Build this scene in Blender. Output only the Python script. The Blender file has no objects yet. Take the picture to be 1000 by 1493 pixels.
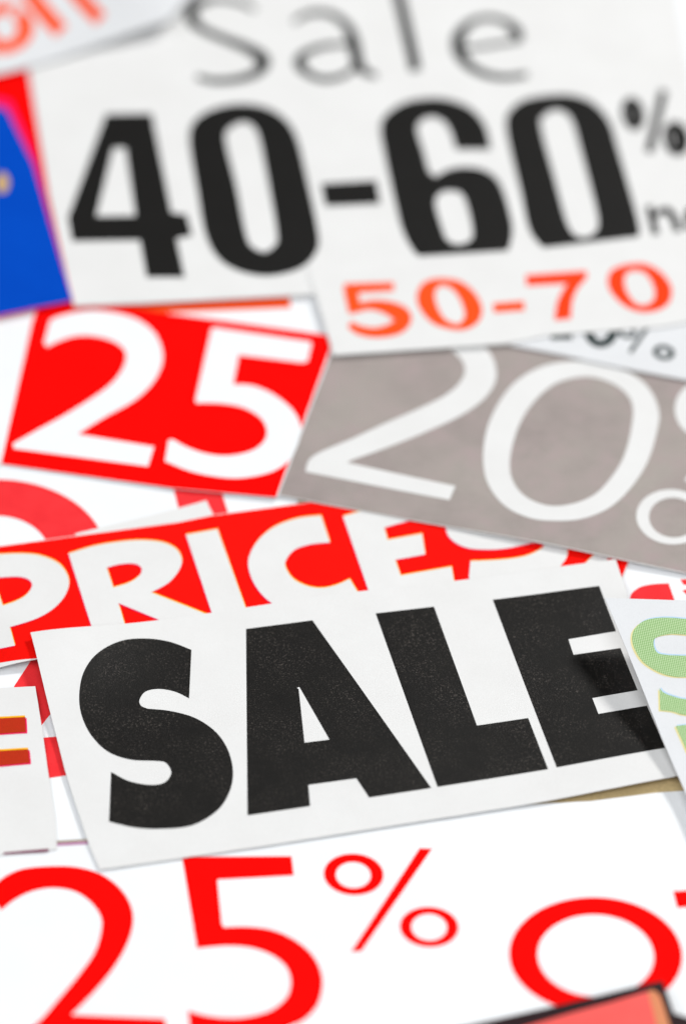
import bpy, math, random
import numpy as np
from mathutils import Vector, Matrix, noise
from mathutils.geometry import delaunay_2d_cdt
random.seed(7)
scene = bpy.context.scene
col = scene.collection
R = math.radians

# ------------------------------------------------------------------ camera (units: 1 = 1 cm)
scene.unit_settings.system = 'METRIC'
scene.unit_settings.scale_length = 0.01
ELEV, DIST, FPX, W0, H0 = R(41.5), 48.0, 8000.0, 1000.0, 1493.0
cam_pos = Vector((0.0, -DIST * math.cos(ELEV), DIST * math.sin(ELEV)))
cd = bpy.data.cameras.new("camera")
cd.sensor_fit = 'VERTICAL'
cd.sensor_height = 36.0
cd.sensor_width = 24.0
cd.lens = FPX / H0 * 36.0
cd.clip_start, cd.clip_end = 1.0, 1000.0
cam = bpy.data.objects.new("camera", cd)
cam.location = cam_pos
cam.rotation_euler = (math.pi / 2 - ELEV, 0, 0)
col.objects.link(cam)
scene.camera = cam
FWD = Vector((0, math.cos(ELEV), -math.sin(ELEV)))
UP = Vector((0, math.sin(ELEV), math.cos(ELEV)))
cd.dof.use_dof = True
cd.dof.aperture_fstop = 0.152
cd.dof.aperture_blades = 9

# ------------------------------------------------------------------ light
world = bpy.data.worlds.new("World")
scene.world = world
world.use_nodes = True
bg = world.node_tree.nodes["Background"]
bg.inputs[0].default_value = (0.96, 0.98, 1.0, 1)
bg.inputs[1].default_value = 0.04


def softbox(name, az, el, dist, size, watts, color):
    """area lamp on a sphere round the pile; az 0 = straight behind the pile, positive to the right"""
    ld = bpy.data.lights.new(name, 'AREA')
    ld.shape = 'SQUARE'
    ld.size = size
    ld.energy = watts
    ld.color = color
    o = bpy.data.objects.new(name, ld)
    p = Vector((math.sin(R(az)) * math.cos(R(el)), math.cos(R(az)) * math.cos(R(el)), math.sin(R(el)))) * dist
    o.location = p
    o.rotation_euler = (-p).to_track_quat('-Z', 'Y').to_euler()
    col.objects.link(o)
    return o


softbox("key_softbox", 47, 41, 75, 12, 44500, (1.0, 0.985, 0.96))
softbox("overhead_softbox", 178, 52, 95, 70, 76500, (0.97, 0.985, 1.0))
softbox("side_softbox", -100, 55, 100, 60, 27000, (0.97, 0.985, 1.0))

scene.view_settings.view_transform = 'Standard'
scene.view_settings.look = 'None'
scene.view_settings.exposure = 0.0
scene.view_settings.gamma = 1.0
scene.render.engine = 'CYCLES'
scene.cycles.use_denoising = True
scene.cycles.max_bounces = 8


# ------------------------------------------------------------------ materials
def s2l(c):
    return tuple(((v / 255) / 12.92 if v / 255 <= 0.04045 else ((v / 255 + 0.055) / 1.055) ** 2.4) for v in c)


def mat(name, base, alt=None, alt_scale=3.0, alt_amt=0.5, fine=0.06, fine_scale=90.0, rough=0.75, spec=0.2,
        bump=0.15, bump_scale=60.0, speck=None, dots=None, trans=0.0):
    """paper or ink: base colour, a slow drift towards alt, fine fibre noise, optional pale specks and halftone dots"""
    m = bpy.data.materials.new(name)
    m.use_nodes = True
    nt = m.node_tree
    N, L = nt.nodes, nt.links
    bs = N["Principled BSDF"]
    tc = N.new("ShaderNodeTexCoord")

    def noise_tex(scale, detail=3.0, rough_=0.6):
        n = N.new("ShaderNodeTexNoise")
        n.inputs["Scale"].default_value = scale
        n.inputs["Detail"].default_value = detail
        n.inputs["Roughness"].default_value = rough_
        L.new(tc.outputs["Object"], n.inputs["Vector"])
        return n

    def mix(fac, a, b, mode='MIX'):
        x = N.new("ShaderNodeMix")
        x.data_type = 'RGBA'
        x.blend_type = mode
        for s, v in ((x.inputs[0], fac), (x.inputs[6], a), (x.inputs[7], b)):
            if hasattr(v, "is_output"):
                L.new(v, s)
            elif isinstance(v, (int, float)):
                s.default_value = v
            else:
                s.default_value = (*v[:3], 1)
        return x.outputs[2]

    def ramp(src, lo, hi):
        r = N.new("ShaderNodeMapRange")
        r.inputs[1].default_value, r.inputs[2].default_value = lo, hi
        L.new(src, r.inputs[0])
        return r.outputs[0]

    c = (*base, 1)
    if alt is not None:
        f = ramp(noise_tex(alt_scale, 4.0).outputs[0], 0.35, 0.65)
        mm = N.new("ShaderNodeMath")
        mm.operation = 'MULTIPLY'
        L.new(f, mm.inputs[0])
        mm.inputs[1].default_value = alt_amt
        c = mix(mm.outputs[0], base, alt)
    if dots is not None:
        dcol, pitch, ang, amt = dots
        mp = N.new("ShaderNodeMapping")
        mp.inputs["Rotation"].default_value = (0, 0, R(ang))
        k = 2 * math.pi / pitch
        mp.inputs["Scale"].default_value = (k, k, 0)
        L.new(tc.outputs["Object"], mp.inputs[0])
        sx = N.new("ShaderNodeSeparateXYZ")
        L.new(mp.outputs[0], sx.inputs[0])
        out = []
        for i in (0, 1):
            sn = N.new("ShaderNodeMath")
            sn.operation = 'SINE'
            L.new(sx.outputs[i], sn.inputs[0])
            out.append(sn.outputs[0])
        ad = N.new("ShaderNodeMath")
        ad.operation = 'ADD'
        L.new(out[0], ad.inputs[0])
        L.new(out[1], ad.inputs[1])
        f = ramp(ad.outputs[0], -0.7, 0.7)
        mm = N.new("ShaderNodeMath")
        mm.operation = 'MULTIPLY'
        L.new(f, mm.inputs[0])
        mm.inputs[1].default_value = amt
        c = mix(mm.outputs[0], c, dcol)
    if fine:
        f = ramp(noise_tex(fine_scale, 2.0).outputs[0], 0.3, 0.7)
        lo = (1 - fine,) * 3
        hi = (1 + fine,) * 3
        c = mix(1.0, c, mix(f, lo, hi), 'MULTIPLY')
    if speck is not None:
        scol, lo, hi, sc = speck
        f1 = ramp(noise_tex(sc, 2.0, 0.7).outputs[0], lo, hi)
        f2 = ramp(noise_tex(2.2, 3.0).outputs[0], 0.36, 0.62)
        mm = N.new("ShaderNodeMath")
        mm.operation = 'MULTIPLY'
        L.new(f1, mm.inputs[0])
        L.new(f2, mm.inputs[1])
        c = mix(mm.outputs[0], c, scol)
    if hasattr(c, "is_output"):
        L.new(c, bs.inputs["Base Color"])
    else:
        bs.inputs["Base Color"].default_value = c
    bs.inputs["Roughness"].default_value = rough
    bs.inputs["Specular IOR Level"].default_value = spec
    if bump:
        b = N.new("ShaderNodeBump")
        b.inputs["Strength"].default_value = bump
        b.inputs["Distance"].default_value = 0.004
        L.new(noise_tex(bump_scale, 4.0).outputs[0], b.inputs["Height"])
        L.new(b.outputs[0], bs.inputs["Normal"])
    return m


NEWS = mat("newsprint", (0.700, 0.700, 0.695), alt=(0.665, 0.662, 0.655), alt_scale=1.6, alt_amt=0.7, fine=0.02,
           fine_scale=70, rough=0.9, spec=0.06, bump=0.25)
NEWSCOOL = mat("pale_newsprint", (0.670, 0.682, 0.70), alt=(0.635, 0.645, 0.66), alt_scale=2.0, alt_amt=0.7, fine=0.03,
               rough=0.9, spec=0.06, bump=0.25)
GLOSS = mat("coated_white_paper", (0.785, 0.80, 0.815), alt=(0.745, 0.762, 0.785), alt_scale=1.0, fine=0.012, rough=0.55,
            spec=0.15, bump=0.04)
RED = mat("red_ink", (0.83, 0.0028, 0.0022), alt=(0.77, 0.0022, 0.0018), alt_scale=2.2, fine=0.06, rough=0.6, spec=0.015, bump=0.08)
REDNEWS = mat("red_newsprint_ink", (0.83, 0.0050, 0.0024), alt=(0.76, 0.0035, 0.0018), alt_scale=2.6, fine=0.09, fine_scale=60, rough=0.75,
              spec=0.05, bump=0.2)
PALERED = mat("light_red_ink", (0.80, 0.034, 0.040), alt=(0.72, 0.022, 0.028), alt_scale=5, fine=0.07, rough=0.7, spec=0.06,
              bump=0.15)
BLACK = mat("black_newsprint_ink", (0.0024, 0.0020, 0.0016), alt=(0.0048, 0.0040, 0.0030), alt_scale=4, fine=0.35,
            fine_scale=30, rough=0.43, spec=0.46, bump=0.4, bump_scale=110, speck=((0.125, 0.108, 0.095), 0.56, 0.78, 62.0))
BLACK2 = mat("black_plain_ink", (0.0034, 0.0030, 0.0026), alt=(0.0055, 0.005, 0.0045), fine=0.2, rough=0.47, spec=0.40, bump=0.3, bump_scale=100)
THIN = mat("dark_grey_ink", (0.008, 0.0095, 0.009), fine=0.1, rough=0.6, spec=0.2)
TEAL = mat("green_black_ink", (0.007, 0.020, 0.020), fine=0.1, rough=0.7, spec=0.2)
ORANGE = mat("orange_ink", (0.83, 0.082, 0.014), alt=(0.80, 0.070, 0.012), fine=0.04, rough=0.8, spec=0.05)
ORANGE2 = mat("orange_red_ink", (0.84, 0.052, 0.010), fine=0.04, rough=0.8, spec=0.05)
GREY = mat("grey_newsprint_ink", (0.258, 0.222, 0.212), alt=(0.325, 0.298, 0.272), alt_scale=0.9, alt_amt=1.0,
           fine=0.05, fine_scale=45, rough=0.85, spec=0.06, bump=0.25, dots=((0.40, 0.35, 0.33), 0.020, 32, 0.42),
           speck=((0.355, 0.288, 0.284), 0.38, 0.72, 3.5))
GREEN = mat("green_halftone_ink", (0.20, 0.37, 0.125), alt=(0.25, 0.41, 0.17), alt_scale=5, fine=0.06, rough=0.85, spec=0.06,
            bump=0.2, dots=((0.52, 0.66, 0.41), 0.0175, 12, 0.8))
YELLOW = mat("yellow_fringe_ink", (0.83, 0.42, 0.015), fine=0.04, rough=0.8, spec=0.05)
PALEYEL = mat("pale_yellow_fringe_ink", (0.72, 0.65, 0.33), fine=0.04, rough=0.8, spec=0.05)
PALEBLUE = mat("pale_blue_fringe_ink", (0.42, 0.58, 0.74), fine=0.04, rough=0.8, spec=0.05)
MAGENTA = mat("magenta_fringe_ink", (0.80, 0.010, 0.11), fine=0.04, rough=0.8, spec=0.05)
PLUM = mat("plum_ink", (0.17, 0.015, 0.060), fine=0.05, rough=0.7, spec=0.1)
PALEPLUM = mat("pale_plum_ink", (0.40, 0.16, 0.32), fine=0.05, rough=0.7, spec=0.1)
BRICK = mat("rust_red_ink", (0.42, 0.030, 0.008), alt=(0.48, 0.024, 0.011), alt_scale=5, fine=0.1, rough=0.8, spec=0.05)
BLUE = mat("blue_ink", (0.001, 0.056, 0.43), alt=(0.0015, 0.068, 0.48), alt_scale=1.2, fine=0.03, rough=0.6, spec=0.02)
TAN = mat("tan_ink", (0.50, 0.33, 0.15), fine=0.04)
SALMON = mat("salmon_ink", (0.80, 0.105, 0.095), alt=(0.78, 0.13, 0.115), alt_scale=2, fine=0.04, rough=0.6, spec=0.08)
PEACH = mat("peach_ink", (0.66, 0.22, 0.11), alt=(0.52, 0.30, 0.13), alt_scale=4, fine=0.04, rough=0.6, spec=0.08)
DARK = mat("dark_brown_ink", (0.022, 0.010, 0.012), fine=0.1, rough=0.6, spec=0.15)
WOOD = mat("tan_table_board", (0.54, 0.41, 0.215), alt=(0.45, 0.34, 0.17), alt_scale=2.5, alt_amt=0.8, fine=0.1, fine_scale=30,
           rough=0.7, spec=0.2)


# ------------------------------------------------------------------ geometry helpers
def ray(px, py):
    return (FWD + Vector((1, 0, 0)) * ((px - W0 / 2) / FPX) - UP * ((py - H0 / 2) / FPX))


def on_plane(px, py, z=0.0):
    d = ray(px, py)
    return cam_pos + d * ((z - cam_pos.z) / d.z)


def smooth(t):
    t = min(1.0, max(0.0, t))
    return t * t * (3 - 2 * t)


class Sheet:
    """the resting surface of one clipping: base height, tilt towards two sides, gentle waves and local lifts"""

    def __init__(self, z, gx=0.0, gy=0.0, lifts=(), wave=0.003, fn=None, at=(500, 746)):
        self.z, self.gx, self.gy, self.wave, self.fn = z, gx, gy, wave, fn
        self.c = on_plane(*at)
        self.seed = random.uniform(0, 90)
        self.lifts = [(on_plane(a, b), r, h) for a, b, r, h in lifts]

    def h(self, x, y):
        v = self.z + self.gx * (x - self.c.x) + self.gy * (y - self.c.y)
        if self.wave:
            v += self.wave * noise.noise((x * 0.55 + self.seed, y * 0.55, self.seed))
        for p, r, a in self.lifts:
            v += a * math.exp(-((x - p.x) ** 2 + (y - p.y) ** 2) / (r * r))
        if self.fn:
            v += self.fn(x, y)
        return v

    def hit(self, px, py):
        z = self.z
        for _ in range(14):
            p = on_plane(px, py, z)
            z = self.h(p.x, p.y)
        return (p.x, p.y)


def catmull(p0, p1, p2, p3, n):
    out = []
    for i in range(n):
        t = i / n
        out.append(tuple(0.5 * (2 * b + (c - a) * t + (2 * a - 5 * b + 4 * c - d) * t * t + (3 * b - a - 3 * c + d) * t ** 3)
                         for a, b, c, d in zip(p0, p1, p2, p3)))
    return out


def contour(tok):
    """'x,y' is a corner, '~x,y' a point the outline runs smoothly through; 'E cx cy rx ry turn' an ellipse"""
    tok = tok.split()
    if tok[0] == 'E':
        cx, cy, rx, ry, a = map(float, tok[1:6])
        a = R(a)
        return [(cx + rx * math.cos(t) * math.cos(a) - ry * math.sin(t) * math.sin(a),
                 cy + rx * math.cos(t) * math.sin(a) + ry * math.sin(t) * math.cos(a))
                for t in (2 * math.pi * i / 72 for i in range(72))]
    if tok[0] == 'S':                                    # a pen stroke with its width at every point
        pts = [tuple(map(float, t.split(','))) for t in tok[1:]]
        ext = [pts[0]] + pts + [pts[-1]]
        line = []
        for i in range(1, len(ext) - 2):
            line += catmull(ext[i - 1], ext[i], ext[i + 1], ext[i + 2], 7)
        line.append(pts[-1])
        lft, rgt = [], []
        for i, (x, y, w) in enumerate(line):
            a, b = line[max(0, i - 1)], line[min(len(line) - 1, i + 1)]
            dx, dy = b[0] - a[0], b[1] - a[1]
            k = math.hypot(dx, dy) or 1
            lft.append((x - dy / k * w / 2, y + dx / k * w / 2))
            rgt.append((x + dy / k * w / 2, y - dx / k * w / 2))
        return lft + rgt[::-1]
    pts = [(tuple(map(float, t.lstrip('~').split(','))), t[0] == '~') for t in tok]
    n, out = len(pts), []
    for i in range(n):
        (p1, s1), (p2, s2) = pts[i], pts[(i + 1) % n]
        if not s1 and not s2:
            out.append(p1)
            continue
        p0 = pts[i - 1][0] if s1 else p1
        p3 = pts[(i + 2) % n][0] if s2 else p2
        out += catmull(p0, p1, p2, p3, 6)
    return out


def area(p):
    return sum(p[i - 1][0] * p[i][1] - p[i][0] * p[i - 1][1] for i in range(len(p))) / 2


def grow_poly(p, g):
    """move an outline outward by g (inward when g is negative)"""
    q = [p[i] for i in range(len(p)) if math.hypot(p[i][0] - p[i - 1][0], p[i][1] - p[i - 1][1]) > 1e-4]
    sgn = 1 if area(q) > 0 else -1
    out = []
    for i in range(len(q)):
        a, b, c = q[i - 1], q[i], q[(i + 1) % len(q)]
        n1 = Vector((b[1] - a[1], a[0] - b[0])).normalized()
        n2 = Vector((c[1] - b[1], b[0] - c[0])).normalized()
        m = n1 + n2
        k = max(0.35, m.length_squared / 2)
        out.append((b[0] + sgn * g * m.x / k, b[1] + sgn * g * m.y / k))
    return out


def densify(poly, step, jitter=0.0):
    out = []
    ph = random.uniform(0, 90)
    run = 0.0
    for i in range(len(poly)):
        a, b = poly[i], poly[(i + 1) % len(poly)]
        d = math.hypot(b[0] - a[0], b[1] - a[1])
        if d < 1e-7:
            continue
        n = max(1, int(math.ceil(d / step)))
        nx, ny = -(b[1] - a[1]) / d, (b[0] - a[0]) / d
        for k in range(n):
            t = k / n
            j = jitter * (noise.noise((run * 1.3 + ph, ph, 0)) + 0.5 * noise.noise((run * 6 + ph, 3.1, ph))) if k else 0.0
            out.append((a[0] + (b[0] - a[0]) * t + nx * j, a[1] + (b[1] - a[1]) * t + ny * j))
            run += d / n
    return out


def inside(pts, polys):
    x, y = pts[:, 0], pts[:, 1]
    r = np.zeros(len(pts), bool)
    for poly in polys:
        P = np.array(poly)
        Q = np.roll(P, -1, axis=0)
        for (x1, y1), (x2, y2) in zip(P, Q):
            if y1 == y2:
                continue
            c = (y1 > y) != (y2 > y)
            r ^= c & (x < (x2 - x1) * (y - y1) / (y2 - y1) + x1)
    return r


def triangulate(polys, step):
    v, e = [], []
    for p in polys:
        b = len(v)
        v += p
        e += [(b + i, b + (i + 1) % len(p)) for i in range(len(p))]
    a = np.array(v)
    x0, y0 = a.min(0)
    x1, y1 = a.max(0)
    gx, gy = np.meshgrid(np.arange(x0 + step / 2, x1, step), np.arange(y0 + step / 2, y1, step))
    if gx.size:
        g = np.stack([gx.ravel(), gy.ravel()], 1)
        g = g + np.random.RandomState(3).uniform(-0.15, 0.15, g.shape) * step
        g = g[inside(g, polys)]
        v = v + [tuple(q) for q in g]
    r = delaunay_2d_cdt([Vector((float(q[0]), float(q[1]))) for q in v], e, [], 0, 1e-6)
    V, F = r[0], r[2]
    cen = np.array([[(V[f[0]].x + V[f[1]].x + V[f[2]].x) / 3, (V[f[0]].y + V[f[1]].y + V[f[2]].y) / 3] for f in F])
    k = inside(cen, polys)
    return [(q.x, q.y) for q in V], [f for f, u in zip(F, k) if u]


def link(name, me, m, parent):
    o = bpy.data.objects.new(name, me)
    me.materials.append(m)
    col.objects.link(o)
    if parent is not None:
        o.parent = parent
    return o


class Clipping:
    """one cut-out piece of paper: an Empty at its base, the paper itself and everything printed on it"""

    def __init__(self, outline, sheet, paper, label, group='sale clippings in the pile', name='paper_clipping', category='clipping',
                 thick=0.0045, step=0.09, jitter=0.0022, core=None):
        self.s, self.thick = sheet, thick
        poly = [sheet.hit(*p) for p in contour(outline)]
        cx = sum(p[0] for p in poly) / len(poly)
        cy = sum(p[1] for p in poly) / len(poly)
        self.o = Vector((cx, cy, sheet.z))
        e = bpy.data.objects.new(name, None)
        e.empty_display_size = 0.3
        e.location = self.o
        e['label'], e['category'], e['group'] = label, category, group
        col.objects.link(e)
        self.e = e
        poly = densify(poly, 0.09, jitter)
        V, F = triangulate([poly], step)
        F = [f if ((V[f[1]][0] - V[f[0]][0]) * (V[f[2]][1] - V[f[0]][1]) - (V[f[1]][1] - V[f[0]][1]) * (V[f[2]][0] - V[f[0]][0])) > 0
             else (f[0], f[2], f[1]) for f in F]
        n = len(V)
        top = [(x - cx, y - cy, sheet.h(x, y) - sheet.z) for x, y in V]
        bot = [(x, y, z - thick) for x, y, z in top]
        edges = {}
        for f in F:
            for i in range(3):
                a, b = f[i], f[(i + 1) % 3]
                if (b, a) in edges:
                    del edges[(b, a)]
                else:
                    edges[(a, b)] = 1
        faces = [tuple(f) for f in F] + [tuple(n + i for i in reversed(f)) for f in F]
        faces += [(b, a, n + a, n + b) for a, b in edges]
        me = bpy.data.meshes.new('paper_sheet')
        me.from_pydata(top + bot, [], faces)
        nf = len(F)
        me.polygons.foreach_set('use_smooth', [i < 2 * nf for i in range(len(faces))])
        up = [self.normal(x, y) for x, y in V]
        ln = []
        for i, f in enumerate(faces):
            if i < nf:
                ln += [up[k] for k in f]
            elif i < 2 * nf:
                ln += [-up[k - n] for k in f]
            else:
                ln += [Vector((0, 0, 0))] * 4
        me.normals_split_custom_set(ln)
        self.paper = link('paper_sheet', me, paper, e)

    def normal(self, x, y):
        d, h = 0.01, self.s.h
        return Vector(((h(x - d, y) - h(x + d, y)) / (2 * d), (h(x, y - d) - h(x, y + d)) / (2 * d), 1)).normalized()

    def print(self, name, path, m, lift=1, label=None, shift=(0, 0), parent=None, step=0.075, grow=0.0):
        """a patch of ink lying on the paper; lift counts the layers of ink below it"""
        groups = []
        flat = []
        outs = [contour(t) for t in path.split(';')]
        for k, t in enumerate(path.split(';')):
            t = t.strip()
            c = outs[k]
            if grow:
                hole = t[0] != 'S' and sum(bool(inside(np.array([c[0]]), [q])[0]) for j, q in enumerate(outs) if j != k) % 2
                c = grow_poly(c, -grow if hole else grow)
            c = [self.s.hit(x + shift[0], y + shift[1]) for x, y in c]
            if t[0] == 'S':
                groups.append([densify(c, step)])
            else:
                flat.append(densify(c, step))
        if flat:
            groups.insert(0, flat)
        vs, fs = [], []
        for k, g in enumerate(groups):
            V, F = triangulate(g, step)
            dz = 0.0016 * lift + 0.0003 * k
            b = len(vs)
            vs += [(x - self.o.x, y - self.o.y, self.s.h(x, y) - self.s.z + dz) for x, y in V]
            for f in F:
                (ax, ay), (bx, by), (cx, cy) = V[f[0]], V[f[1]], V[f[2]]
                ok = (bx - ax) * (cy - ay) - (by - ay) * (cx - ax) > 0
                fs.append(tuple(b + i for i in (f if ok else (f[0], f[2], f[1]))))
        me = bpy.data.meshes.new(name)
        me.from_pydata(vs, [], fs)
        me.polygons.foreach_set('use_smooth', [True] * len(fs))
        me.normals_split_custom_set_from_vertices([self.normal(v[0] + self.o.x, v[1] + self.o.y) for v in vs])
        o = link(name, me, m, parent or self.e)
        if label:
            o['label'] = label
        return o

    def fringed(self, name, path, m, fringes, lift=2, label=None):
        """a letter whose colour plates were printed slightly out of register"""
        o = self.print(name, path, m, lift + len(fringes), label)
        for k, (fm, dx, dy) in enumerate(fringes):
            self.print('ink_fringe', path, fm, lift + k, None, (dx, dy), o)
        return o


# ------------------------------------------------------------------ the table
bm_v = []
S = 60.0
top = [(-S, -S), (S, -S), (S, S), (-S, S)]
vv = [(x, y, 0.0) for x, y in top] + [(x, y, -2.0) for x, y in top]
ff = [(0, 1, 2, 3), (7, 6, 5, 4), (0, 4, 5, 1), (1, 5, 6, 2), (2, 6, 7, 3), (3, 7, 4, 0)]
me = bpy.data.meshes.new('tabletop')
me.from_pydata(vv, [], ff)
tb = link('tabletop', me, WOOD, None)
tb['kind'] = 'structure'

# ------------------------------------------------------------------ bottom layer
F_ = Clipping("-90,600 430,600 440,900 300,1180 150,1222 -90,1235", Sheet(0.018), GLOSS,
              "white clipping with big light red round letter, lying below the PRICES strip at left")
F_.print('printed_letter', "E -5 810 160 111 0;E -5 810 78 58 0", PALERED, label="light red round letter o")
F_.print('printed_letter', "250,700 322,700 326,726 346,790 322,790 303,734 261,744", PALERED, label="light red stem and bar of a letter")
F_.print('printed_letter', "21,1001 62,938 122,952 92,1020 72,1044 61,1058 40,1036", PALERED, label="light red slanted stroke")
F_.print('printed_letter', "46,1077 112,1072 122,1127 56,1137", PALERED, label="light red square end of a letter")

G_ = Clipping("850,790 1110,800 1110,900 1060,1090 860,1000", Sheet(0.014), GLOSS,
              "white clipping with a small red arch, peeking out between grey strip and green printed piece")
G_.print('printed_letter', "918,871 ~921.5,864 ~933,856 ~950,852 974,850.5 986,885 ~960,892 914,890", PALERED, label="light red arch of a letter")
G_.print('small_print', "991,845 1012,845 1012,852 996,853", PALERED)
G_.print('small_print', "994,861 1012,857 1012,868 999,866", PALERED)

N_ = Clipping("-70,50 62,55 110,220 165,425 0,436 -70,440", Sheet(0.050), RED,
              "plain red clipping between the blue piece and the 40-60 piece")
Q_ = Clipping("60,395 470,380 510,500 470,525 90,500", Sheet(0.028), GLOSS,
              "white clipping with an orange bar, showing under the lower edge of the 40-60 piece")
Q_.print('orange_bar', "90,446 422,432 424,449 120,461", ORANGE)
W_ = Clipping("930,-70 1130,-70 1130,470 985,460", Sheet(0.060), GLOSS,
              "plain white clipping at the upper right, behind the 40-60 piece")

# ------------------------------------------------------------------ scrap, PRICES, grey 20%, red 25
T_ = Clipping("110,778 220,751.5 260,741 301,729.5 322,772 130,815", Sheet(0.022), NEWS,
              "small blank newsprint scrap wedged above the PRICES strip")

P_ = Clipping("-80,806 0,796 132,778 260,761 308,751 398,739 640,705 905,668 925,800 905,850 500,905 150,948 52,961.5 0,973 -80,985",
              Sheet(0.032, lifts=[(50, 964, 0.42, 0.075)]), NEWS,
              "red newsprint strip reading PRICES in white capitals, half under the SALE piece")
P_.print('red_panel', "-79,807 0,797 132,779 260,762 308,752 398,740 640,706 904,669 924,800 904,846 500,900 150,943 53,960 0,966.5 -79,977", REDNEWS, 1)
FR = [(YELLOW, 0.6, -1.9), (MAGENTA, -0.9, 1.1)]
for lab, d in (
    ('P', "-66,818 ~-20,811 ~0,809 ~33,808 ~60,811 ~87,823 ~100.5,844 ~97.5,865 ~81,886 ~54,902.5 15,915 22.5,942 0,946.6 -26,950;"
          "-8,845 ~0,842.8 ~27,841.6 ~42,845.5 ~47.4,854.5 ~39,868 ~22.5,877.6 4.5,883.6"),
    ('R', "100.5,808 ~135,797.5 ~168,791.5 ~204,788.5 ~237,791.5 ~258,802 ~265.5,818.5 ~259.5,835 ~244.5,851.5 220.5,864.4 288,891 340,912 "
          "270,920 173,880 194,950 147,955;156,828.4 ~174,823.6 ~195,822.4 ~206.4,828.4 ~204,839.5 ~189,850 165.6,857.5"),
    ('I', "271.4,780.5 317,772.4 356.6,882.5 372,926 322,933 307.4,889.4"),
    ('C', "467.9,752.6 481,791.6 ~455,794 ~431,801.5 ~417.5,816.5 ~416.6,828.5 ~428,845 ~449,855.5 ~470,858 ~491,853.4 509.6,845 520.4,862.4 535,888 "
          "~480,905 ~430,898 ~393.5,878 ~374,857 ~363.5,833 ~363.5,812 ~377,788 ~401,768.5 ~434,756.5"),
    ('E', "500,753.5 521,747.5 600,732 606,757 560,770 565,788 615,779 619.6,809 576,817 584,840 658,827 661,845 668,872 545,887 537,861"),
    ('S', "685.6,819 ~712,818 ~743,815.6 ~767,811 ~785,803 ~792,796 ~780,792 ~757.6,796.4 ~736,800.5 ~712,802 ~683,800 ~661.6,790.4 ~651,776 "
          "~652,752 ~682,735 ~740,725 800,731 806,757 ~770,752 ~735,757 ~725,765 ~745,772 ~790,768 ~820,780 ~826.7,808 ~817.6,825 ~800,845 ~750,858 688,868 683.4,842"),
    ('!', "846,740 880,735 884,800 872,803 853.6,821 846,838 870,838 896,800"),
):
    P_.fringed('printed_letter' if lab != '!' else 'exclamation_mark', d, NEWS, FR, 2, "white capital %s with yellow and magenta fringe" % lab if lab != '!' else None)

Y_ = Clipping("340,492 480,488 1110,470 1110,857 1000,836 408,722.5 335,709", Sheet(0.047, lifts=[(800, 796, 0.9, 0.035)]), NEWS,
              "grey newsprint strip printed with a thin white 20 percent, right of the red 25 piece")
Y_.print('grey_panel', "341,493 480,489 1109,471 1109,856 1000,835.2 408,721.7 336,708", GREY, 1)
Y_.print('printed_digit', "656,511 ~671,526 ~675.5,541 ~668,557.5 ~647,575.5 ~608,595 ~560,616 ~515,637 ~455,664 443,689.5 656,731.5 666.5,707.5 509,674.5 "
         "~560,656.5 ~620,632.5 ~674,607 ~707,583 ~723.5,557.5 ~723.5,532 ~711.5,508 ~692,494 ~655,485 ~625,488 604,493 612,503 ~638,500", NEWS, 2, "thin white digit 2", grow=-2.0)
Y_.print('printed_digit', "~845,524 ~882,528.6 ~919.4,542.5 ~947.3,565.8 ~962,600 ~958,634 ~944,677 ~919,714.6 ~888.4,742.5 ~851,758 ~814,761.7 ~773.7,758 "
         "~736.5,741 ~711.7,711.5 ~702.4,677.4 ~705.5,634 ~721,593.7 ~749,556.5 ~792,531.7;"
         "~845,551.9 ~876,555 ~904,569 ~919.4,590.6 ~917.9,624.7 ~907,665 ~888.4,696 ~863.6,720.8 ~829.5,733.8 ~795.4,734.8 ~764.4,720.8 ~747.4,696 ~745.8,665 "
         "~756.7,624.7 ~776.8,590.6 ~807.8,562.7", NEWS, 2, "thin white digit 0", grow=-2.0)
Y_.print('percent_sign', "E 979 754 52 40 4;E 981 755 35.5 29 4;E 1040 598 57 47 4;E 1042 598 37 30 4;997,701 1008,704 1078,600 1066,597", NEWS, 2)

B_ = Clipping("-50,446 20,437 60,431 480,489 487.5,501 404.5,726 250,711.8 2,676.8 -50,670", Sheet(0.056, gx=0.009, at=(440, 600)), GLOSS,
              "glossy red clipping with a bold white 25, left of the grey strip")
B_.print('red_panel', "60,431 480,489 484.5,501 402.5,725.5 250,711.5 2,676.5 47,471", RED, 1)
B_.print('printed_digit', "72,466 62.5,501 69,508.5 ~88,499.2 ~110,492.5 ~135,492 ~162.5,498.7 ~178.7,510 ~182,523.7 ~172.5,545 ~150,567.5 ~100,600 ~55,625 17.5,646 "
         "19,656 217.5,682.5 227.5,650 118.7,632.5 ~155,610 ~195,587.5 ~222.5,562.5 ~237.5,535 ~238.7,510 ~227.5,485 ~205,466 ~175,455.5 ~140,451 ~110,453.7 ~85,460",
         GLOSS, 2, "bold white digit 2", grow=-2.0)
B_.print('printed_digit', "307,478 313,476 455,497 456,503 450,529 440,531 350,520 342.5,558.7 ~370,561 ~400,573.7 ~427.5,596 ~440,620 ~438.7,640 ~430,662.5 ~415,680 ~390,692.5 "
         "~350,699.5 ~312.5,697 ~275,688.7 238.7,674 244,641 252.5,638.7 ~275,651 ~305,660.5 ~335,662.5 ~365,656 ~382.5,643.7 ~387,627.5 ~377.5,610 ~352.5,596 "
         "~320,590.5 285,590 283,583", GLOSS, 2, "bold white digit 5", grow=-2.0)

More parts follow.
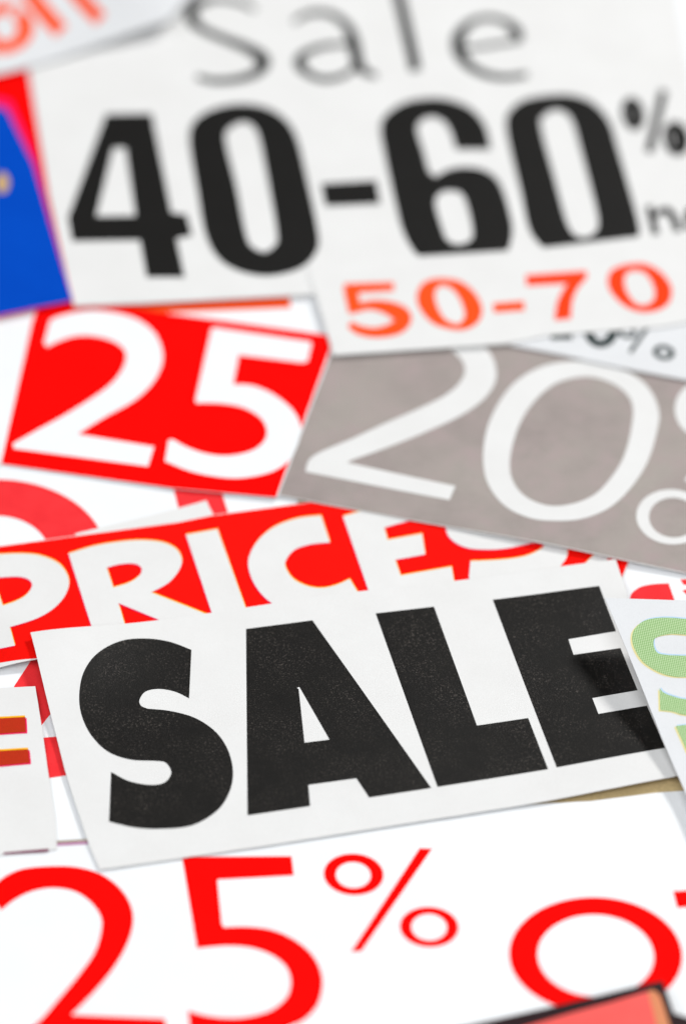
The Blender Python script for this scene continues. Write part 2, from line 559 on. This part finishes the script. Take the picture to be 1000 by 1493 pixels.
# ------------------------------------------------------------------ upper papers
J_ = Clipping("690,440 1110,430 1110,575 1000,554 925,540 812,516 745,503.5", Sheet(0.072), NEWSCOOL,
              "pale clipping with a dark green 0% cut off along its top, above the grey strip")
J_.print('printed_dash', "S 803,490,9 833,490,9", TEAL, grow=0.6)
J_.print('printed_digit', "E 876 478 25 28 6;E 876 478 13 19 6", TEAL, 1, "dark green digit 0", grow=1.0)
J_.print('percent_sign', "E 914 485 13 9 10;E 914 485 6 4 10;S 918,514,6 948,470,6;E 967 514 16 11 10;E 967 514 8 5 10", TEAL)

K_ = Clipping("8,-60 42,102 73,290 108,446 215,442 445,430 1060,405 1012,160 975,-60", Sheet(0.078), NEWS,
              "large newsprint clipping with heavy black 40-60 under a thin word Sale")
for lab, d in (
    ('S', "S 372,14,6 348,3,7 312,-1,8 285,9,14 280,27,17 296,43,11 330,58,11 364,72,14 384,89,20 374,106,13 345,116,10 312,118,9 287,112,7"),
    ('a', "S 428,32,6 450,20,8 480,20,9 504,36,12 515,60,17 521,90,17 531,104,11 549,111,7;S 508,64,6 470,68,8 442,80,11 437,93,16 450,108,10 476,116,9 505,108,8 522,92,7"),
    ('l', "S 566,-55,14 583,2,16 606,103,16"),
    ('e', "S 672,72,6 715,66,6 758,59,6;S 757,60,10 752,46,16 738,33,10 712,26,8 686,33,10 668,56,18 672,82,16 695,103,11 730,113,9 768,109,8"),
):
    K_.print('printed_letter', d, THIN, 1, "thin dark grey letter %s" % lab, grow=0.3)
K_.print('printed_digit', "158,171 218,170 246.5,314 269,317 275,340 252.5,345 264,400 218,400 208,346 109.5,347.5 104,318;162,212 187,211 203,319 135,320",
         BLACK2, 1, "heavy black digit 4", grow=4.5)
K_.print('printed_digit', "~351,157 ~386,162 ~412,178 ~428,204 ~441,256 ~458.5,340 ~455.6,366 ~435,386.5 ~394.7,396.6 ~357,392 ~325,375 ~305,340 ~293,276 ~281.6,204 ~290,178 ~316,163;"
         "~352.6,173 ~370,178 ~381.6,195 ~392,241.5 ~409,337 ~406,360 ~386,373 ~363,363 ~352.6,340 ~339.6,273 ~323.6,204 ~331,183.5", BLACK2, 1, "heavy black digit 0, beside the 4", grow=5.5)
K_.print('printed_dash', "474.5,273 544,269 548,292 479,295", BLACK2, 1, grow=5.5)
K_.print('printed_digit', "709,212.5 ~701.7,185 ~683,163 ~654,151 ~623.6,148.7 ~590.6,155 ~566,172 ~560,189 ~566,224.6 ~582,297 ~593,337 ~612.6,368.7 ~645,387 ~690,388 ~728,372 "
         "~741,341 ~736,306 ~722.6,268.6 ~703,253 ~676,249 ~654,253 634.6,264 ~621,253 ~612.6,224.6 ~602.7,189 ~610,172 ~630,165 ~650,173 ~661,189 668.7,212.5;"
         "~656.6,273 ~674,277 ~685,295 ~694,334.6 ~689.6,354 ~667.6,362 ~648,354 ~639,334.6 ~629,295 ~639,277", BLACK2, 1, "heavy black digit 6", grow=5.5)
K_.print('printed_digit', "~808.7,143.6 ~839,145.7 ~864,157 ~883,180 ~893.8,214 ~923,319 ~924,345 ~905,370 ~860,382 ~820,376 ~795,357 ~776,331.6 ~763.6,277 ~749,218 ~742.6,182.5 ~746.8,165.7 ~767.8,150;"
         "~808.7,155 ~828.7,161.5 ~840,178 ~852,220 ~875,308.5 ~875,336 ~860,350 ~839,349.5 ~822,329.5 ~803.5,264 ~782.5,182.5 ~791,163.6", BLACK2, 1, "heavy black digit 0, beside the 6", grow=5.5)
K_.print('percent_sign', "E 922 166 14 22 -12;E 916 167 3.5 13 -12;E 985 202 17 23 -12;E 979 203 4 13 -12;S 966,134,7 946,220,7", BLACK2, 1, grow=2.5)
K_.print('small_print', "S 945,300,10 957,348,11;S 951,322,6 961,309,9 973,308,11 982,320,11 990,346,11;S 1004,328,7 1024,320,7 1019,305,11 1005,310,13 1006,332,14 1024,342,10", BLACK2, 1)

M_ = Clipping("-50,132 16,147 55,237 73,310 107,439 0,461 -50,470", Sheet(0.090), MAGENTA,
              "blue clipping with a pink rim at the left edge, above the red 25 piece")
M_.print('blue_panel', "-49,152 0,156 11,160 50,240 70,312 106,438.5 0,459.5 -49,468", BLUE, 1)
M_.print('printed_letter', "E 4 267 10 15 0", TAN, 2)

H_ = Clipping("447,390 612,373.5 735,366 795,361 923,346 1000,336 1090,324 1110,440 1000,470 961,477 880,483 800,489 740,501 635,508 486,518 470,462",
              Sheet(0.088), NEWS, "newsprint clipping with orange 50-70, lying over the lower edge of the 40-60 piece")
H_.print('printed_digit', "S 504,421,11 572,418,9;S 511,420,17 517,453,15;S 512,452,8 540,445,10 568,450,17 586,463,24 577,478,17 550,485,11 526,482,10 511,474,7", ORANGE, 1, "orange digit 5", grow=2.0)
H_.print('printed_digit', "~650,408 ~672,413 ~692,430 ~701,452 ~694,470 ~676,479 ~655,478 ~632,470 ~615,452 ~609,434 ~615,417 ~630,409;"
         "~648,415 ~662,422 ~674,440 ~679,460 ~671,473 ~660,473 ~646,465 ~636,448 ~632,430 ~637,418", ORANGE, 1, "orange digit 0, after the 5", grow=2.0)
H_.print('printed_dash', "S 721,449,10 762,446,10", ORANGE, 1, grow=2.0)
H_.print('printed_digit', "768,403 852,397 ~853,404 ~840,420 ~832,440 830,463 810,465 ~814,440 ~824,420 830,412 769,415", ORANGE2, 1, "orange digit 7", grow=2.0)
H_.print('printed_digit', "~928.5,385.6 ~950.6,391 ~969,406 ~977,424.6 ~971,443 ~953,452 ~932,453 ~911.6,445 ~893,427 ~887,409 ~896,393;"
         "~927,393 ~942,398 ~954,417 ~955,435 ~947,444 ~933,447 ~919,438 ~909,419 ~909,402 ~917,394.5", ORANGE2, 1, "orange digit 0, after the 7", grow=2.0)

L_ = Clipping("-60,122 0,108 45,97 140,66 247,30 340,-60 -60,-60", Sheet(0.094, lifts=[(245, 36, 0.7, 0.15), (120, 60, 1.6, 0.02)]), NEWSCOOL,
              "pale clipping with orange word off in the upper left corner, its edge curling up")
L_.print('printed_letter', "S 24,15,10 37,34,16 34,54,14 15,68,10 -6,66,13 -22,48,18 -20,25,14 -2,13,9 24,15,10", ORANGE, 1, "orange letter o", grow=4.0)
L_.print('printed_letter', "S 36,-22,15 58,10,16 87,43,15", ORANGE, 1, "orange letter f, beside the o", grow=4.0)
L_.print('printed_letter', "S 100,-25,14 122,2,14 144,26,13", ORANGE, 1, "orange letter f, last of the word", grow=4.0)

# ------------------------------------------------------------------ foreground
A_ = Clipping("-80,1243 86,1229 128,1226 500,1195 800,1171 860,1168 924,1160 954,1156 1110,1144 1110,1600 -80,1600", Sheet(0.026), GLOSS,
              "large glossy white clipping with thin red 25% off in the foreground")
A_.print('purple_line', "62,1231.5 86,1229.6 128,1226.8 165,1224 165,1228 128,1231 86,1233.5 62,1235.5", PALEPLUM, 1)
A_.print('printed_digit', "-14,1297 ~0,1286 ~15.6,1275.5 ~39,1267.7 ~78,1264.6 ~112,1266 ~145.6,1275.5 ~171.6,1293.7 ~188.5,1318 ~193,1344 ~184.6,1375.6 ~163.8,1412 ~135,1447 101.4,1481 "
         "239,1487 247,1522 5,1532 ~56,1492.6 ~86,1459 ~117,1422 ~140,1388.6 ~150,1355 ~148,1334 ~132.6,1313 ~109,1298 ~78,1293 ~47,1298 ~21,1310.6 2.6,1325", RED, 1, "red digit 2", grow=1.5)
A_.print('printed_digit', "267.5,1251 423.7,1250 426.7,1275 317,1281 315.5,1284 322,1348 326,1353.7 ~362.5,1353 ~400,1358.7 ~435,1376 ~458.7,1400 ~468.7,1430 ~462.5,1462.5 ~445,1483.7 ~425,1494 "
         "~390,1506 ~340,1512 ~300,1509 279,1504 276,1476 ~300,1482.5 ~332.5,1486 ~365,1483.7 ~397.5,1473.7 ~420,1453.7 ~425.5,1430 ~417.5,1407.5 ~395,1390 ~365,1380 ~330,1377.5 288.7,1381",
         RED, 1, "red digit 5", grow=1.5)
A_.print('percent_sign', "E 515.5 1275 42 28.5 3;E 515 1276 27 20.5 3;612.4,1238.4 626.8,1239 526,1385.5 514.7,1386;E 625.5 1351.7 41 27.5 3;E 625.5 1352 27.5 21 3", RED, 1, grow=1.5)
A_.print('printed_letter', "E 868 1393 124.5 83 2;E 868 1393.5 86.5 61.5 3", RED, 1, "red letter o", grow=1.5)
A_.print('printed_letter', "982.6,1301 1010,1299.5 ~1012,1270 ~1035,1250 1062,1250 1064,1270 ~1046,1275 1042,1298 1070,1297 1073,1317 1046,1318 1060,1420 1030,1424 1014,1320 988,1322", RED, 1, "red letter f", grow=1.5)

V_ = Clipping("-60,1007 0,1003.5 52,1000.5 61,1057 72,1134 81,1190 84,1238 5,1246.5 -60,1252", Sheet(0.042, lifts=[(60, 1060, 0.6, 0.05), (-30, 1160, 0.7, -0.02)], wave=0.006), NEWS,
              "off-white newsprint scrap with rust red letter bars at the left edge, beside the SALE piece")
V_.fringed('printed_letter', "-55,1050 0,1048 37.5,1046 38.5,1068 0,1070.5 -20,1072 -12,1096.5 0,1095.5 42,1093 44,1113 0,1117 -40,1120", BRICK,
           [(YELLOW, -0.5, -2.8), (MAGENTA, 2.0, 1.4)], 1, "rust red capital E cut by the edge of the photo")
V_.print('dark_stripe', "6,1243 71,1237.5 71.5,1241.5 6,1246", PLUM, 1)


def green_curl(x, y):
    t = p_corner.y - y
    return 0.065 + 0.33 * (1 - smooth((t + 0.12) / 2.75))


p_corner = on_plane(881, 880)
SALE = Clipping("45,922 471,868 897,815.5 1004,1127 985,1131.5 795,1168 500,1215 400,1231 146,1268 130,1231 97.5,1131",
                Sheet(0.056, gy=0.004, wave=0.004, lifts=[(980, 1130, 1.0, 0.03), (50, 950, 0.75, 0.10), (892, 820, 0.8, 0.05)], at=(500, 1050)), NEWS,
                "newsprint clipping with the word SALE in heavy black capitals, covering the PRICES strip")
for lab, d in (
    ('S', "279.4,947.6 276,1018.4 ~256,1008.8 ~232,1004.6 ~212.5,1008.5 ~203.8,1020.5 ~206,1029 215.5,1033.4 ~250,1037 ~286,1047.5 ~316,1068.5 ~334,1097 ~340,1130 ~332.5,1160 ~314.5,1184 ~280,1203.5 "
          "~235,1208.6 ~196,1206.5 159.4,1198 162.4,1125.5 ~187,1138.4 ~217,1144.4 ~239.5,1141.4 ~250,1127 ~242.5,1112.6 ~229,1109.6 ~190,1107.5 ~157,1095.5 ~133,1071.5 ~119.5,1043 ~116,1013 "
          "~122.5,980 ~142,953 ~175,935 ~211,931 ~247,935.6"),
    ('A', "358.9,917.1 455.5,904.5 628.6,1149 538,1163 519.4,1134.9 449.5,1144.5 452.2,1175.4 361,1189;433,1003 436.5,1001.5 480.4,1078.5 444,1083 435.5,1005"),
    ('L', "547.5,894.5 632.4,884.6 695,1058 769.5,1047 798.6,1121.6 637.5,1147.4"),
    ('E', "718,874.5 873,854.4 897.5,920.4 828.1,932.1 835.6,954.9 904,945 928.9,1006.5 862.9,1017.9 871.9,1041 942.4,1029 969,1090.5 811,1119"),
):
    SALE.print('printed_letter', d, BLACK, 1, "black capital letter %s" % lab)

GR = Clipping("881,871.5 1000,875.5 1120,880 1140,1230 1030,1230 997,1152 939,1012", Sheet(0.082, fn=green_curl, wave=0.004), NEWSCOOL,
              "pale newsprint piece with sideways light green figures, lapping over the E of SALE", step=0.1)
GF = [(PALEYEL, -2.6, 1.2), (PALEBLUE, 1.6, -1.8)]
GR.fringed('printed_digit', "~921,930 ~925,917 ~940,905 ~966.5,901 ~1000,903 ~1040,906 ~1075,925 ~1080,960 ~1050,985 ~1000,987.6 ~976.5,986 ~956,978.6 ~936,964.5 ~924,945;"
           "~952,938 ~957,929.5 ~976.5,925 ~1000,926 ~1040,930 ~1052,945 ~1040,957 ~1000,956.5 ~972.5,955.5 ~957,951.5", GREEN, GF, 1, "light green figure 0 lying on its side")
GR.fringed('printed_digit', "961,1004 ~968,1011 ~984.5,1017 ~1000,1020 1050,1024 1052,1046 ~1000,1043 ~980.5,1038 962,1036", GREEN, GF, 1, "light green curved stroke")
GR.fringed('printed_digit', "984.5,1059 1050,1052 1060,1130 1003,1100", GREEN, GF, 1, "light green slanted stroke")

O_ = Clipping("600,1512 700,1491 793,1470.5 880,1450 965,1430 981,1477 1012,1487 1040,1600 600,1600", Sheet(0.06, lifts=[(960, 1440, 1.2, 0.10)]), DARK,
              "salmon pink clipping with a dark border at the lower right corner")
O_.print('salmon_panel', "700,1516 829,1478 892,1461 951,1443.5 976,1495 1000,1599 660,1599", SALMON, 1)
O_.print('peach_strip', "944,1446 952,1443.5 962,1452 976,1496 1000,1598 980,1598 957,1496", PEACH, 2)

# ------------------------------------------------------------------ focus on the word SALE
fp = on_plane(480, 1005, 0.06)
cd.dof.focus_distance = (fp - cam_pos).dot(FWD)
